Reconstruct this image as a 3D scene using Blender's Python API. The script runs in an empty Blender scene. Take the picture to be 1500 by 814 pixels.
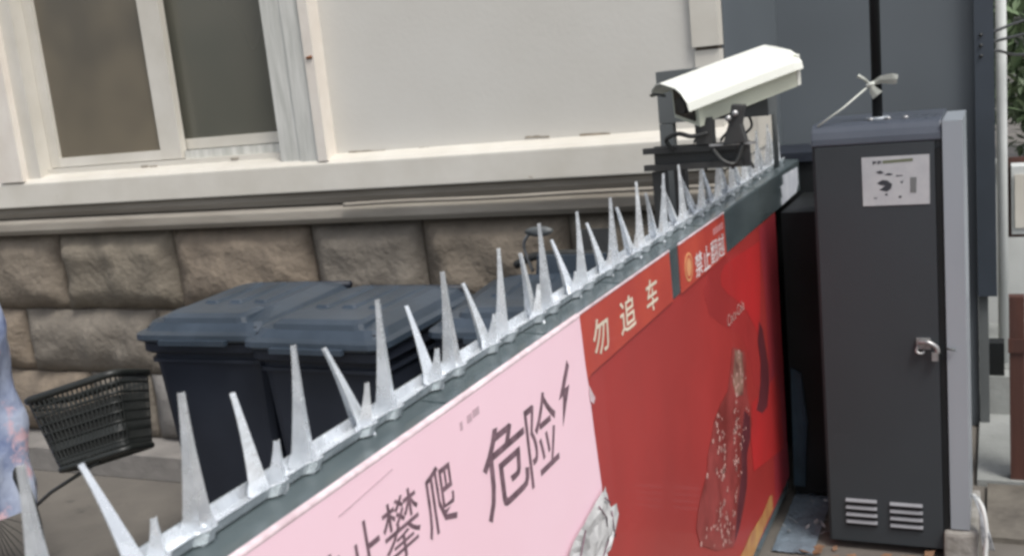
import bpy, bmesh, math, random
from mathutils import Vector, Matrix, noise
R = math.radians
random.seed(7)
S = bpy.context.scene
C = S.collection

# ---------------------------------------------------------------- camera
cam = bpy.data.cameras.new('camera')
camo = bpy.data.objects.new('camera', cam); C.objects.link(camo)
rt = Vector((0.90792285, 0.40692638, -0.10043416)).normalized()
fw = Vector((-0.41898974, 0.88751995, -0.19171836)).normalized()
up = rt.cross(fw).normalized(); rt = fw.cross(up)
m = Matrix((rt, up, -fw)).transposed().to_4x4()
m.translation = Vector((0, 0, 1.65))
camo.matrix_world = m
cam.sensor_width = 36; cam.lens = 36 * 1550 / 1500
cam.clip_start = 0.02; cam.clip_end = 500
S.camera = camo
cam.dof.use_dof = True; cam.dof.focus_distance = 2.3; cam.dof.aperture_fstop = 8.0
S.cycles.pixel_filter_type = 'BLACKMAN_HARRIS'
S.cycles.filter_width = 3.0

# ---------------------------------------------------------------- light (bright overcast)
w = bpy.data.worlds.new('World'); S.world = w; w.use_nodes = True
nt = w.node_tree; nt.nodes.clear()
sky = nt.nodes.new('ShaderNodeTexSky'); sky.sky_type = 'NISHITA'; sky.sun_disc = False
SUN_EL, SUN_AZ = R(58), R(125)          # azimuth clockwise from +Y: from the viewer's right and behind
sky.sun_elevation = SUN_EL; sky.sun_rotation = SUN_AZ
sky.air_density = 1.0; sky.dust_density = 3.5; sky.ozone_density = 1.0
hs = nt.nodes.new('ShaderNodeHueSaturation'); hs.inputs['Saturation'].default_value = 0.42
bg = nt.nodes.new('ShaderNodeBackground'); bg.inputs['Strength'].default_value = 0.13
ow = nt.nodes.new('ShaderNodeOutputWorld')
nt.links.new(sky.outputs[0], hs.inputs['Color']); nt.links.new(hs.outputs[0], bg.inputs['Color'])
nt.links.new(bg.outputs[0], ow.inputs['Surface'])
sl = bpy.data.lights.new('sun', 'SUN'); sl.energy = 1.7; sl.angle = R(16); sl.color = (1, .97, .92)
slo = bpy.data.objects.new('sun', sl); C.objects.link(slo)
d = Vector((math.sin(SUN_AZ) * math.cos(SUN_EL), math.cos(SUN_AZ) * math.cos(SUN_EL), math.sin(SUN_EL)))
slo.rotation_euler = d.to_track_quat('Z', 'Y').to_euler()
S.view_settings.view_transform = 'Standard'; S.view_settings.look = 'None'
S.view_settings.exposure = 0.46; S.view_settings.gamma = 1

# ---------------------------------------------------------------- materials
MATS = {}
def mat(name, col, rough=.6, metal=0, col2=None, scale=6, amt=.5, bump=0, bscale=40, spots=None, spotscale=8, spotamt=.6,
        stretch=(1, 1, 1), coat=0, trans=0, detail=5, spec=.5):
    """base colour mixed with col2 by noise; optional worn spots of a third colour; fine bump"""
    if name in MATS: return MATS[name]
    M = bpy.data.materials.new(name); M.use_nodes = True; t = M.node_tree; n = t.nodes; L = t.links
    b = n['Principled BSDF']
    tc = n.new('ShaderNodeTexCoord'); mp = n.new('ShaderNodeMapping'); mp.inputs['Scale'].default_value = stretch
    L.new(tc.outputs['Object'], mp.inputs['Vector'])
    oi = n.new('ShaderNodeObjectInfo')
    va = n.new('ShaderNodeVectorMath'); va.operation = 'SCALE'; va.inputs['Scale'].default_value = 13
    cmb = n.new('ShaderNodeCombineXYZ')
    for i in range(3): L.new(oi.outputs['Random'], cmb.inputs[i])
    L.new(cmb.outputs[0], va.inputs[0])
    vadd = n.new('ShaderNodeVectorMath'); vadd.operation = 'ADD'
    L.new(mp.outputs[0], vadd.inputs[0]); L.new(va.outputs[0], vadd.inputs[1])
    vec = vadd.outputs[0]
    ns = n.new('ShaderNodeTexNoise'); ns.inputs['Scale'].default_value = scale; ns.inputs['Detail'].default_value = detail
    ns.inputs['Roughness'].default_value = .6
    L.new(vec, ns.inputs['Vector'])
    rp = n.new('ShaderNodeValToRGB'); rp.color_ramp.elements[0].position = .35; rp.color_ramp.elements[1].position = .68
    if col2 is None: col2 = tuple(c * .78 for c in col)
    rp.color_ramp.elements[0].color = (*[c + (e - c) * min(1, amt * 2) for c, e in zip(col, col2)], 1)
    rp.color_ramp.elements[1].color = (*col, 1)
    L.new(ns.outputs['Fac'], rp.inputs['Fac'])
    out = rp.outputs['Color']
    if spots:
        n2 = n.new('ShaderNodeTexNoise'); n2.inputs['Scale'].default_value = spotscale; n2.inputs['Detail'].default_value = 7
        n2.inputs['Roughness'].default_value = .7
        L.new(vec, n2.inputs['Vector'])
        r2 = n.new('ShaderNodeValToRGB'); r2.color_ramp.elements[0].position = spotamt; r2.color_ramp.elements[1].position = min(1, spotamt + .07)
        L.new(n2.outputs['Fac'], r2.inputs['Fac'])
        mx = n.new('ShaderNodeMix'); mx.data_type = 'RGBA'; mx.inputs['B'].default_value = (*spots, 1)
        L.new(r2.outputs['Color'], mx.inputs['Factor']); L.new(out, mx.inputs['A']); out = mx.outputs['Result']
    L.new(out, b.inputs['Base Color'])
    b.inputs['Metallic'].default_value = metal
    mr = n.new('ShaderNodeMapRange'); mr.inputs['To Min'].default_value = max(0.03, rough - .1); mr.inputs['To Max'].default_value = min(1, rough + .1)
    L.new(ns.outputs['Fac'], mr.inputs['Value']); L.new(mr.outputs[0], b.inputs['Roughness'])
    b.inputs['Coat Weight'].default_value = coat; b.inputs['Transmission Weight'].default_value = trans
    b.inputs['Specular IOR Level'].default_value = spec
    if bump:
        n3 = n.new('ShaderNodeTexNoise'); n3.inputs['Scale'].default_value = bscale; n3.inputs['Detail'].default_value = 6
        L.new(vec, n3.inputs['Vector'])
        bp = n.new('ShaderNodeBump'); bp.inputs['Strength'].default_value = bump; bp.inputs['Distance'].default_value = .01
        L.new(n3.outputs['Fac'], bp.inputs['Height']); L.new(bp.outputs[0], b.inputs['Normal'])
    MATS[name] = M
    return M

WALL = mat('cream_render', (.60, .585, .545), .8, col2=(.55, .53, .485), scale=1.2, amt=.5, bump=.08, bscale=60, spots=(.40, .34, .27), spotscale=2.6, spotamt=.70)
TRIM = mat('off_white_paint', (.64, .615, .56), .6, col2=(.50, .47, .405), scale=2.5, amt=.35, bump=.12, bscale=18, spots=(.25, .19, .13), spotscale=9, spotamt=.69)
CASE = mat('weathered_white_timber', (.64, .635, .60), .65, col2=(.44, .445, .41), scale=5, amt=.5, bump=.25, bscale=14, stretch=(6, 6, .6), spots=(.36, .27, .18), spotscale=7, spotamt=.7)
BRIGHT = mat('fresh_white_paint', (.76, .715, .65), .5, col2=(.64, .58, .51), scale=4, amt=.4, bump=.1, spots=(.42, .24, .12), spotscale=10, spotamt=.72)
MOULD = mat('dusty_moulding', (.36, .33, .285), .8, col2=(.24, .215, .18), scale=3, amt=.5, bump=.15, bscale=25, stretch=(.5, 3, 3))
GLASSL = mat('brown_insect_screen', (.165, .140, .100), .35, col2=(.105, .092, .070), scale=2.2, amt=.5, coat=.15, detail=2)
GLASSR = mat('dusty_grey_glass', (.118, .113, .090), .25, col2=(.088, .090, .074), scale=1.6, amt=.5, coat=.2, detail=2)
STONEM = [mat('rock_face_stone_%s' % k, c, .9, col2=c2, scale=9, amt=.5, bump=1.0, bscale=34, detail=9, spots=sp, spotscale=6, spotamt=.62) for k, c, c2, sp in (
    ('brown', (.235, .198, .155), (.165, .138, .108), None),
    ('olive', (.22, .190, .148), (.15, .130, .102), None),
    ('rust', (.24, .195, .148), (.165, .135, .105), None),
    ('grey', (.215, .190, .158), (.15, .132, .11), None))]
PALESTONE = mat('pale_grey_stone', (.25, .235, .22), .85, col2=(.18, .17, .16), scale=7, bump=.5, bscale=25)
MORTAR = mat('dark_mortar', (.15, .125, .098), .95, col2=(.09, .075, .06), scale=20, bump=.6)
GROUND = mat('worn_concrete', (.17, .155, .135), .9, col2=(.10, .092, .082), scale=1.6, amt=.5, bump=.4, bscale=25, spots=(.08, .075, .068), spotscale=5, spotamt=.6)
CAP = mat('grey_green_painted_steel', (.135, .168, .175), .22, metal=.3, col2=(.085, .112, .12), scale=9, amt=.5, bump=.15, bscale=20, spots=(.36, .41, .41), spotscale=14, spotamt=.70, stretch=(1, .35, 1))
GALV = mat('galvanised_steel', (.84, .87, .90), .27, metal=.58, col2=(.66, .69, .72), scale=26, amt=.5, bump=.22, bscale=45, spots=(.48, .46, .42), spotscale=22, spotamt=.67)
PINK = mat('pink_card', (.92, .655, .745), .5, col2=(.90, .62, .70), scale=2.5, amt=.4, bump=.05, bscale=9, coat=.1)
PAPEREDGE = mat('peeling_paper_edge', (.82, .68, .71), .6, col2=(.55, .42, .45), scale=30, amt=.5)
INK = mat('black_ink', (.085, .05, .065), .6, col2=(.28, .17, .21), scale=60, amt=.35)
INKGHOST = mat('faded_ink', (.60, .42, .48), .6)
RED = mat('orange_red_vinyl', (.53, .075, .045), .4, col2=(.44, .055, .04), scale=6, coat=.1)
CREAM = mat('cream_ink', (.80, .70, .56), .6)
WHITEINK = mat('white_ink', (.80, .74, .74), .6)
PINKINK = mat('pale_red_ink', (.62, .26, .26), .6)
ORANGE = mat('orange_emblem_ink', (.72, .33, .15), .6)
POSTER = mat('red_poster_print', (.42, .042, .038), .38, col2=(.34, .038, .034), scale=1.8, amt=.5, coat=.12)
PBRIGHT = mat('bright_red', (.55, .030, .032), .4, col2=(.44, .032, .032), scale=3, coat=.12)
PDARK = mat('wine_red_print', (.34, .035, .052), .4, col2=(.42, .04, .05), scale=5, coat=.12)
PSWIRL = mat('plum_print', (.13, .028, .036), .4, coat=.12)
BOTTLE = mat('bottle_print', (.36, .065, .060), .4, col2=(.19, .030, .026), scale=7, amt=.5, coat=.12)
BNECK = mat('bottle_neck_print', (.40, .24, .18), .4, col2=(.16, .06, .05), scale=14, coat=.12)
DROP = mat('droplet_print', (.66, .38, .34), .4)
GOLD = mat('gold_print', (.55, .32, .10), .4, col2=(.40, .16, .07), scale=14, coat=.1)
CRUMP = mat('crumpled_grey_paper', (.56, .56, .56), .6, col2=(.38, .38, .38), scale=18, amt=.5, bump=.3, bscale=50)
SHEET = mat('white_sticker', (.66, .68, .72), .45, col2=(.50, .53, .58), scale=14, amt=.5)
BINBODY = mat('dark_navy_plastic', (.022, .027, .040), .5, col2=(.016, .020, .030), scale=4, bump=.05, spec=.35)
BINLID = mat('grey_blue_plastic', (.046, .063, .086), .33, col2=(.028, .040, .055), scale=5, amt=.5, bump=.08, bscale=30, spots=(.13, .15, .17), spotscale=6, spotamt=.68)
BLACK = mat('black_plastic', (.018, .018, .018), .45, col2=(.032, .034, .032), scale=12)
BASKET = mat('basket_plastic', (.009, .011, .010), .42, col2=(.018, .020, .018), scale=14)
RUBBER = mat('tyre_rubber', (.015, .015, .015), .8)
CHROME = mat('dull_chrome', (.45, .45, .45), .3, metal=.9)
CLOTH = mat('pale_blue_cloth', (.55, .62, .78), .45, col2=(.20, .25, .42), scale=7, amt=.5, bump=.8, bscale=14, spots=(.78, .55, .62), spotscale=6, spotamt=.56)
CLOTHW = mat('shiny_white_cloth', (.82, .85, .88), .4, col2=(.5, .56, .66), scale=14)
IVORY = mat('ivory_enamel', (.80, .81, .75), .3, col2=(.70, .72, .66), scale=3, amt=.4, coat=.2, spots=(.5, .5, .45), spotscale=14, spotamt=.72)
IVORYD = mat('aged_ivory_enamel', (.62, .65, .54), .4, col2=(.52, .55, .46), scale=4)
LENSG = mat('black_lens_glass', (.01, .01, .012), .08, coat=.5)
MOUNT = mat('dark_brown_grey_steel', (.028, .032, .033), .5, col2=(.040, .038, .037), scale=6)
BOXG = mat('mid_grey_steel', (.115, .125, .128), .5, col2=(.095, .104, .106), scale=4)
CLADG = mat('slate_grey_sheet', (.130, .150, .168), .40, col2=(.100, .114, .126), scale=.8, amt=.5, detail=2)
CLADD = mat('dark_blue_grey_steel', (.045, .057, .075), .45, col2=(.035, .044, .056), scale=2)
CABD = mat('charcoal_powder_coat', (.036, .044, .051), .42, col2=(.031, .038, .043), scale=1.3, amt=.5, bump=.06, bscale=120, spots=(.045, .052, .058), spotscale=3.5, spotamt=.66)
CABT = mat('charcoal_coat_sky_reflection', (.075, .085, .108), .30, col2=(.06, .07, .09), scale=4, bump=.05)  # same charcoal as the door, with the sky's reflection painted in as lighter blue
SILV = mat('silver_powder_coat', (.33, .36, .395), .38, metal=.15, col2=(.28, .31, .34), scale=3, stretch=(1, 1, .2))
LOUV = mat('pale_louvre', (.22, .23, .25), .5)
STEEL = mat('worn_bright_steel', (.45, .45, .45), .35, metal=.6, col2=(.25, .25, .25), scale=60)
TAPE = mat('white_plastic_tape', (.70, .72, .66), .4, col2=(.55, .57, .52), scale=20)
BLKBOX = mat('matt_black_steel', (.008, .009, .009), .6, col2=(.012, .014, .016), scale=3, spec=.25)
BLUESH = mat('blue_tarpaulin', (.035, .07, .10), .5, col2=(.02, .035, .05), scale=8, bump=.4, bscale=12)
BROWN = mat('red_brown_timber', (.085, .030, .020), .6, col2=(.060, .024, .018), scale=4, stretch=(6, 6, .5), bump=.2)
FARW = mat('far_pale_wall', (.60, .62, .61), .8, col2=(.50, .52, .51), scale=2)
FARG = mat('far_grey_masonry', (.30, .31, .30), .85, col2=(.22, .23, .22), scale=3, bump=.3)
BLOCK = mat('rough_concrete_block', (.30, .29, .27), .9, col2=(.17, .16, .14), scale=12, bump=.7, bscale=30)
LEAF = mat('green_leaf', (.20, .27, .16), .5, col2=(.13, .19, .10), scale=3)
BARK = mat('grey_bark', (.10, .08, .06), .9, bump=.6)
DRYLEAF = mat('dry_orange_leaf', (.22, .12, .06), .7, col2=(.14, .08, .05), scale=9)
LITTER = mat('pale_litter', (.42, .44, .46), .6, col2=(.12, .13, .14), scale=30, amt=.5)
HOSE = mat('white_hose_plastic', (.55, .56, .55), .45)

# ---------------------------------------------------------------- mesh helpers
def link(name, me, material, parent=None, smooth=False):
    o = bpy.data.objects.new(name, me); C.objects.link(o)
    if material and not me.materials: me.materials.append(material)
    if parent: o.parent = parent
    if smooth:
        for p in me.polygons: p.use_smooth = True
    return o
def fin(name, bm, material, parent=None, smooth=False, norm=True):
    if norm: bmesh.ops.recalc_face_normals(bm, faces=bm.faces)
    me = bpy.data.meshes.new(name); bm.to_mesh(me); bm.free()
    return link(name, me, material, parent, smooth)
def thing(name, label, cat, loc=(0, 0, 0), group=None):
    o = bpy.data.objects.new(name, None); C.objects.link(o); o.location = loc; o.empty_display_size = .1
    o['label'] = label; o['category'] = cat
    if group: o['group'] = group
    bpy.context.view_layer.update()
    return o
def tag(o, label, cat, group=None):
    o['label'] = label; o['category'] = cat
    if group: o['group'] = group
    return o
def struct(o): o['kind'] = 'structure'; return o
def bevel(bm, w, seg=2, ang=.5):
    es = [e for e in bm.edges if len(e.link_faces) == 2 and e.calc_face_angle(0) > ang]
    bmesh.ops.bevel(bm, geom=es, offset=w, segments=seg, affect='EDGES', profile=.6)
def abox(bm, x0, x1, y0, y1, z0, z1, M=None):
    vs = [bm.verts.new(Vector(p) if M is None else M @ Vector(p)) for p in
          ((x0, y0, z0), (x1, y0, z0), (x1, y1, z0), (x0, y1, z0), (x0, y0, z1), (x1, y0, z1), (x1, y1, z1), (x0, y1, z1))]
    for f in ((0, 3, 2, 1), (4, 5, 6, 7), (0, 1, 5, 4), (1, 2, 6, 5), (2, 3, 7, 6), (3, 0, 4, 7)):
        bm.faces.new([vs[i] for i in f])
    return vs
def box(name, x0, x1, y0, y1, z0, z1, material, parent=None, bev=.004, smooth=False):
    bm = bmesh.new(); abox(bm, x0, x1, y0, y1, z0, z1)
    if bev: bevel(bm, bev)
    return fin(name, bm, material, parent, smooth)
def prism(name, prof, vec, material, parent=None, bev=0, bm=None):
    own = bm is None
    if own: bm = bmesh.new()
    v = Vector(vec); a = [bm.verts.new(p) for p in prof]; b = [bm.verts.new(Vector(p) + v) for p in prof]
    n = len(prof)
    bm.faces.new(a); bm.faces.new(b[::-1])
    for i in range(n): bm.faces.new((a[i], b[i], b[(i + 1) % n], a[(i + 1) % n]))
    if own:
        bmesh.ops.recalc_face_normals(bm, faces=bm.faces)
        if bev: bevel(bm, bev)
        return fin(name, bm, material, parent)
def tube_bm(bm, pts, r, seg=8, cap=True, rs=None):
    pts = [Vector(p) for p in pts]; rings = []
    for i, p in enumerate(pts):
        t = (pts[min(i + 1, len(pts) - 1)] - pts[max(i - 1, 0)]).normalized()
        a = t.cross(Vector((0, 0, 1)))
        if a.length < .05: a = t.cross(Vector((1, 0, 0)))
        a.normalize(); b = t.cross(a); rr = rs[i] if rs else r
        rings.append([bm.verts.new(p + (a * math.cos(2 * math.pi * k / seg) + b * math.sin(2 * math.pi * k / seg)) * rr) for k in range(seg)])
    for i in range(len(rings) - 1):
        for k in range(seg): bm.faces.new((rings[i][k], rings[i][(k + 1) % seg], rings[i + 1][(k + 1) % seg], rings[i + 1][k]))
    if cap: bm.faces.new(rings[0][::-1]); bm.faces.new(rings[-1])
def tube(name, pts, r, material, parent=None, seg=8, rs=None):
    bm = bmesh.new(); tube_bm(bm, pts, r, seg, True, rs); return fin(name, bm, material, parent, True)
def spline(pts, n=8):
    P = [Vector(p) for p in pts]; out = []
    for i in range(len(P) - 1):
        a, b, c, e = P[max(i - 1, 0)], P[i], P[i + 1], P[min(i + 2, len(P) - 1)]
        for k in range(n):
            t = k / n; out.append(.5 * ((2 * b) + (c - a) * t + (2 * a - 5 * b + 4 * c - e) * t * t + (3 * b - a - 3 * c + e) * t ** 3))
    return out + [P[-1]]
def sheet_x(name, yz, x, material, parent=None, th=.0008):
    """thin flat sheet facing +X"""
    return prism(name, [(x - th, y, z) for y, z in yz], (th, 0, 0), material, parent)
def sheet_y(name, xz, y, material, parent=None, th=.0008):
    return prism(name, [(x, y, z) for x, z in xz], (0, th, 0), material, parent)
def glyphs(name, text, material, parent, face, u0, u1, v0, v1, plane, bold=.0, th=.0004, shear=0):
    """printed writing fitted into a box on a +X ('x') or -Y ('y') facing plane"""
    cu = bpy.data.curves.new('text', 'FONT'); cu.body = text; cu.size = 1; cu.offset = bold; cu.resolution_u = 3
    o = bpy.data.objects.new('text', cu); C.objects.link(o)
    bpy.context.view_layer.update()
    me = bpy.data.meshes.new_from_object(o.evaluated_get(bpy.context.evaluated_depsgraph_get()))
    bpy.data.objects.remove(o)
    xs = [v.co.x for v in me.vertices]; ys = [v.co.y for v in me.vertices]
    if not xs: return None
    ax, bx, ay, by = min(xs), max(xs), min(ys), max(ys)
    for v in me.vertices:
        u = u0 + (v.co.x - ax) / (bx - ax) * (u1 - u0); t = (v.co.y - ay) / (by - ay)
        vv = v0 + t * (v1 - v0); u += shear * (t - .5)
        v.co = (plane, u, vv) if face == 'x' else (u, plane, vv)
    me.name = name; me.materials.clear()
    return link(name, me, material, parent)

# ================================================================ SETTING
bm = bmesh.new()
bmesh.ops.create_grid(bm, x_segments=60, y_segments=60, size=40)
for v in bm.verts: v.co.z += .006 * noise.noise(v.co * .7) - .004 if v.co.length > 6 else -.003
struct(fin('ground', bm, GROUND))

# ---------------------------------------------------------------- house
house = thing('house', 'cream rendered house with a white window above rough brown stone blocks', 'house', (-2.6, 3.6, 0))
def hp(o):
    o.parent = house; o.matrix_parent_inverse = house.matrix_world.inverted(); return o
hp(box('rendered_wall', -2.42, -.853, 3.60, 3.82, 1.30, 4.2, WALL, bev=.004))
hp(box('rendered_wall', -9, -4.24, 3.60, 3.82, 1.30, 4.2, WALL, bev=.004))
hp(box('rendered_wall', -4.24, -2.42, 3.603, 3.82, 2.95, 4.2, WALL, bev=.004))
hp(box('side_wall', -1.30, -1.10, 3.822, 9.0, 0, 4.2, WALL, bev=0))
hp(box('corner_board', -.934, -.842, 3.578, 3.64, 1.662, 4.2, TRIM, bev=.006))
hp(box('corner_board', -.930, -.844, 3.590, 3.64, 1.36, 1.650, TRIM, bev=.004))
hp(box('corner_joint', -.925, -.850, 3.594, 3.65, 1.650, 1.662, MORTAR, bev=0))
# window surround
def bar(name, x0, x1, y0, y1, z0, z1, mt, bev=.006): return hp(box(name, x0, x1, y0, y1, z0, z1, mt, bev=bev))
bar('window_casing', -4.245, -4.10, 3.52, 3.66, 1.372, 3.05, BRIGHT, .012)
bar('window_casing', -4.10, -4.02, 3.555, 3.70, 1.372, 3.05, TRIM, .01)
bar('window_casing', -2.655, -2.555, 3.55, 3.70, 1.372, 3.05, CASE, .008)
bar('window_casing', -2.555, -2.465, 3.542, 3.66, 1.372, 3.05, CASE, .012)
bar('casing_bead', -2.462, -2.418, 3.528, 3.62, 1.372, 3.05, BRIGHT, .014)
bar('window_casing', -4.02, -2.655, 3.57, 3.70, 2.86, 3.05, TRIM)
win = hp(bpy.data.objects.new('window', None)); C.objects.link(win); bpy.context.view_layer.update()
def wp(o):
    o.parent = win; o.matrix_parent_inverse = win.matrix_world.inverted(); return o
bpy.context.view_layer.update()
def sash(x0, x1, y, z0, sl, sr, rail, mt, gm):
    for nm, a, b, c, e in (('sash_stile', x0, x0 + sl, z0, 2.86), ('sash_stile', x1 - sr, x1, z0, 2.86),
                           ('sash_rail', x0 + sl, x1 - sr, z0, z0 + rail), ('sash_rail', x0 + sl, x1 - sr, 2.80, 2.86)):
        wp(box(nm, a, b, y, y + .035, c, e, mt, bev=.006))
    wp(box('pane', x0 + sl - .003, x1 - sr + .003, y + .018, y + .024, z0 + rail - .003, 2.803, gm, bev=0))
sash(-4.018, -3.235, 3.625, 1.418, .055, .115, .042, TRIM, GLASSL)
sash(-3.36, -2.657, 3.668, 1.452, .06, .012, .045, TRIM, GLASSR)
wp(box('inner_sill', -4.02, -2.655, 3.60, 3.80, 1.372, 1.414, TRIM, bev=.006))
wp(box('track', -3.23, -2.657, 3.64, 3.70, 1.4145, 1.448, CASE, bev=.004))
hp(box('dark_room', -4.1, -2.5, 3.82, 4.6, 1.3, 2.95, BLACK, bev=0))
# projecting band and stacked mouldings, one profile each
def band(name, prof, x0, x1, mt, bev=.004):
    o = prism(name, [(x0, y, z) for y, z in prof], (x1 - x0, 0, 0), mt, bev=bev); return hp(o)
band('sill_band', [(3.66, 1.398), (3.60, 1.392), (3.545, 1.376), (3.525, 1.360), (3.520, 1.252), (3.66, 1.252)], -9, -.832, TRIM, .006)
band('moulding', [(3.66, 1.246), (3.555, 1.246), (3.550, 1.222), (3.566, 1.196), (3.66, 1.196)], -9, -.838, MOULD, .004)
band('moulding', [(3.66, 1.192), (3.545, 1.190), (3.532, 1.176), (3.532, 1.140), (3.55, 1.118), (3.66, 1.118)], -9, -.838, MOULD, .005)
band('moulding_fillet', [(3.66, 1.2), (3.588, 1.2), (3.588, 1.185), (3.66, 1.185)], -9, -.838, MORTAR, 0)
band('stone_backing', [(3.82, 1.13), (3.625, 1.13), (3.625, 0), (3.82, 0)], -9, -.853, MORTAR, 0)
FLK = mat('bare_plaster_flake', (.33, .28, .22), .9, col2=(.22, .19, .15), scale=40)
for pts in [[(-2.359, 1.375), (-2.335, 1.376), (-2.311, 1.374), (-2.287, 1.375), (-2.262, 1.374), (-2.239, 1.371), (-2.215, 1.371), (-2.191, 1.373), (-2.192, 1.367), (-2.216, 1.368), (-2.24, 1.366), (-2.263, 1.368), (-2.288, 1.367), (-2.312, 1.369), (-2.336, 1.369), (-2.36, 1.372)], [(-2.037, 1.371), (-2.026, 1.371), (-2.016, 1.37), (-2.005, 1.37), (-1.994, 1.37), (-1.984, 1.367), (-1.973, 1.369), (-1.962, 1.369), (-1.963, 1.364), (-1.973, 1.365), (-1.984, 1.362), (-1.995, 1.364), (-2.006, 1.363), (-2.016, 1.363), (-2.027, 1.364), (-2.038, 1.363)], [(-1.587, 1.383), (-1.573, 1.384), (-1.559, 1.382), (-1.545, 1.384), (-1.532, 1.383), (-1.519, 1.38), (-1.505, 1.38), (-1.491, 1.38), (-1.492, 1.374), (-1.505, 1.376), (-1.519, 1.376), (-1.532, 1.377), (-1.546, 1.377), (-1.56, 1.378), (-1.574, 1.378), (-1.587, 1.378)], [(-1.371, 1.378), (-1.354, 1.379), (-1.338, 1.378), (-1.321, 1.378), (-1.304, 1.377), (-1.288, 1.377), (-1.271, 1.376), (-1.255, 1.373), (-1.255, 1.366), (-1.272, 1.367), (-1.288, 1.367), (-1.305, 1.369), (-1.322, 1.369), (-1.338, 1.371), (-1.355, 1.369), (-1.372, 1.371)], [(-1.488, 1.333), (-1.48, 1.332), (-1.471, 1.334), (-1.462, 1.334), (-1.454, 1.332), (-1.446, 1.333), (-1.437, 1.332), (-1.429, 1.331), (-1.429, 1.329), (-1.438, 1.328), (-1.446, 1.328), (-1.454, 1.33), (-1.463, 1.329), (-1.471, 1.331), (-1.48, 1.329), (-1.488, 1.33)]]:
    hp(sheet_y('paint_flake', [(x, z + .022) for x, z in pts], 3.5975, FLK, th=.002))
hp(tube('rust_stain', [(-2.45, 3.526, 1.775), (-2.425, 3.524, 1.778)], .006, mat('rust', (.25, .10, .04), .9), seg=7))
for x, y, z in ((-3.45, 3.598, 1.395), (-3.40, 3.598, 1.392), (-2.95, 3.598, 1.40)): hp(box('paint_flake', x, x + .04, y - .002, y + .002, z, z + .005, FLK, bev=0))
# rock faced blocks
def stone(x0, x1, z0, z1, mt, proud=.05, y=3.612, seed=0):
    bm = bmesh.new(); nx = max(6, int((x1 - x0) / .035)); nz = max(5, int((z1 - z0) / .035))
    off = Vector((seed * 3.7, seed * 1.3, seed * 2.1)); g = []
    for j in range(nz + 1):
        row = []
        for i in range(nx + 1):
            u, v = i / nx, j / nz
            px = x0 + (x1 - x0) * u; pz = z0 + (z1 - z0) * v
            e = min(u * (x1 - x0), (1 - u) * (x1 - x0), v * (z1 - z0), (1 - v) * (z1 - z0))
            k = min(1, e / .075); k = k * k * (3 - 2 * k)
            p = Vector((px, 0, pz))
            nn = .15 + .75 * noise.voronoi(p * 6.5 + off)[0][0] * .6 + abs(noise.noise(p * 5 + off)) * .55 + noise.noise(p * 16 + off) * .18; nn = max(-.1, nn)
            yy = y - k * (proud * (.30 + nn * 1.15)) - .006 * noise.noise(p * 30 + off)
            if 0 < i < nx: px += .012 * noise.noise(p * 9 + off)
            if j in (0, nz): pz += .010 * noise.noise(p * 6 + off)
            if i in (0, nx): px += .012 * noise.noise(p * 6 + off)
            row.append(bm.verts.new((px, yy, pz)))
        g.append(row)
    for j in range(nz):
        for i in range(nx): bm.faces.new((g[j][i], g[j][i + 1], g[j + 1][i + 1], g[j + 1][i]))
    bd = [e for e in bm.edges if e.is_boundary]
    ex = bmesh.ops.extrude_edge_only(bm, edges=bd)
    for v in ex['geom']:
        if isinstance(v, bmesh.types.BMVert): v.co.y = y + .03
    hp(fin('stone', bm, mt, smooth=True))
sd = 0
for z0, z1, xs, pr in ((.752, 1.108, (-5.9, -5.3, -4.72, -4.045, -3.345, -2.60, -2.07, -1.45, -.845), .06),
                       (.44, .738, (-5.75, -5.0, -4.36, -3.52, -2.9, -2.2, -1.55, -.845), .055),
                       (.125, .426, (-5.9, -5.2, -4.62, -4.0, -3.62, -3.33, -2.7, -2.0, -1.4, -.845), .05)):
    for i in range(len(xs) - 1):
        sd += 1
        mt = STONEM[(sd * 5 + (z0 > .7)) % 4]
        if z0 < .2 and abs(xs[i] + 3.62) < .01: mt = PALESTONE
        stone(xs[i] + .006, xs[i + 1] - .006, z0 - .002, z1 + .003, mt, pr, seed=sd)
for i, (a, b) in enumerate(((-6, -4.9), (-4.885, -3.92), (-3.905, -2.95), (-2.935, -1.9), (-1.885, -.835))):
    hp(box('plinth_stone', a, b, 3.40, 3.64, 0.0, .112, PALESTONE, bev=.014))

tag(tube('conduit', spline([(-2.36, 3.512, 1.196), (-2.1, 3.514, 1.199), (-1.7, 3.513, 1.196), (-1.3, 3.515, 1.2), (-.845, 3.512, 1.199)]), .008, MOULD),
    'thin grey conduit running along the moulding under the window band', 'conduit')

# ---------------------------------------------------------------- grey hoarding behind, corner post
hoard = thing('sheet_metal_wall', 'tall flat slate grey sheet metal wall behind the charcoal cabinet', 'metal wall', (-.6, 4.6, 0))
def under(par):
    inv = par.matrix_world.inverted()
    def f(o): o.parent = par; o.matrix_parent_inverse = inv; return o
    return f
q = under(hoard)
for a, b in ((-1.2, -.084),): q(box('sheet_panel', a, b, 4.60, 4.66, 0, 4.2, CLADG, bev=.003))
q(box('return_panel', -.850, -.838, 3.645, 4.597, 0, 4.2, CLADG, bev=.002))
q(box('corner_post', -.082, -.012, 4.55, 4.66, .567, 4.2, CLADD, bev=.006))
q(box('foot_post', -.082, -.046, 4.58, 4.66, 0, .565, BOXG, bev=.004))

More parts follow.
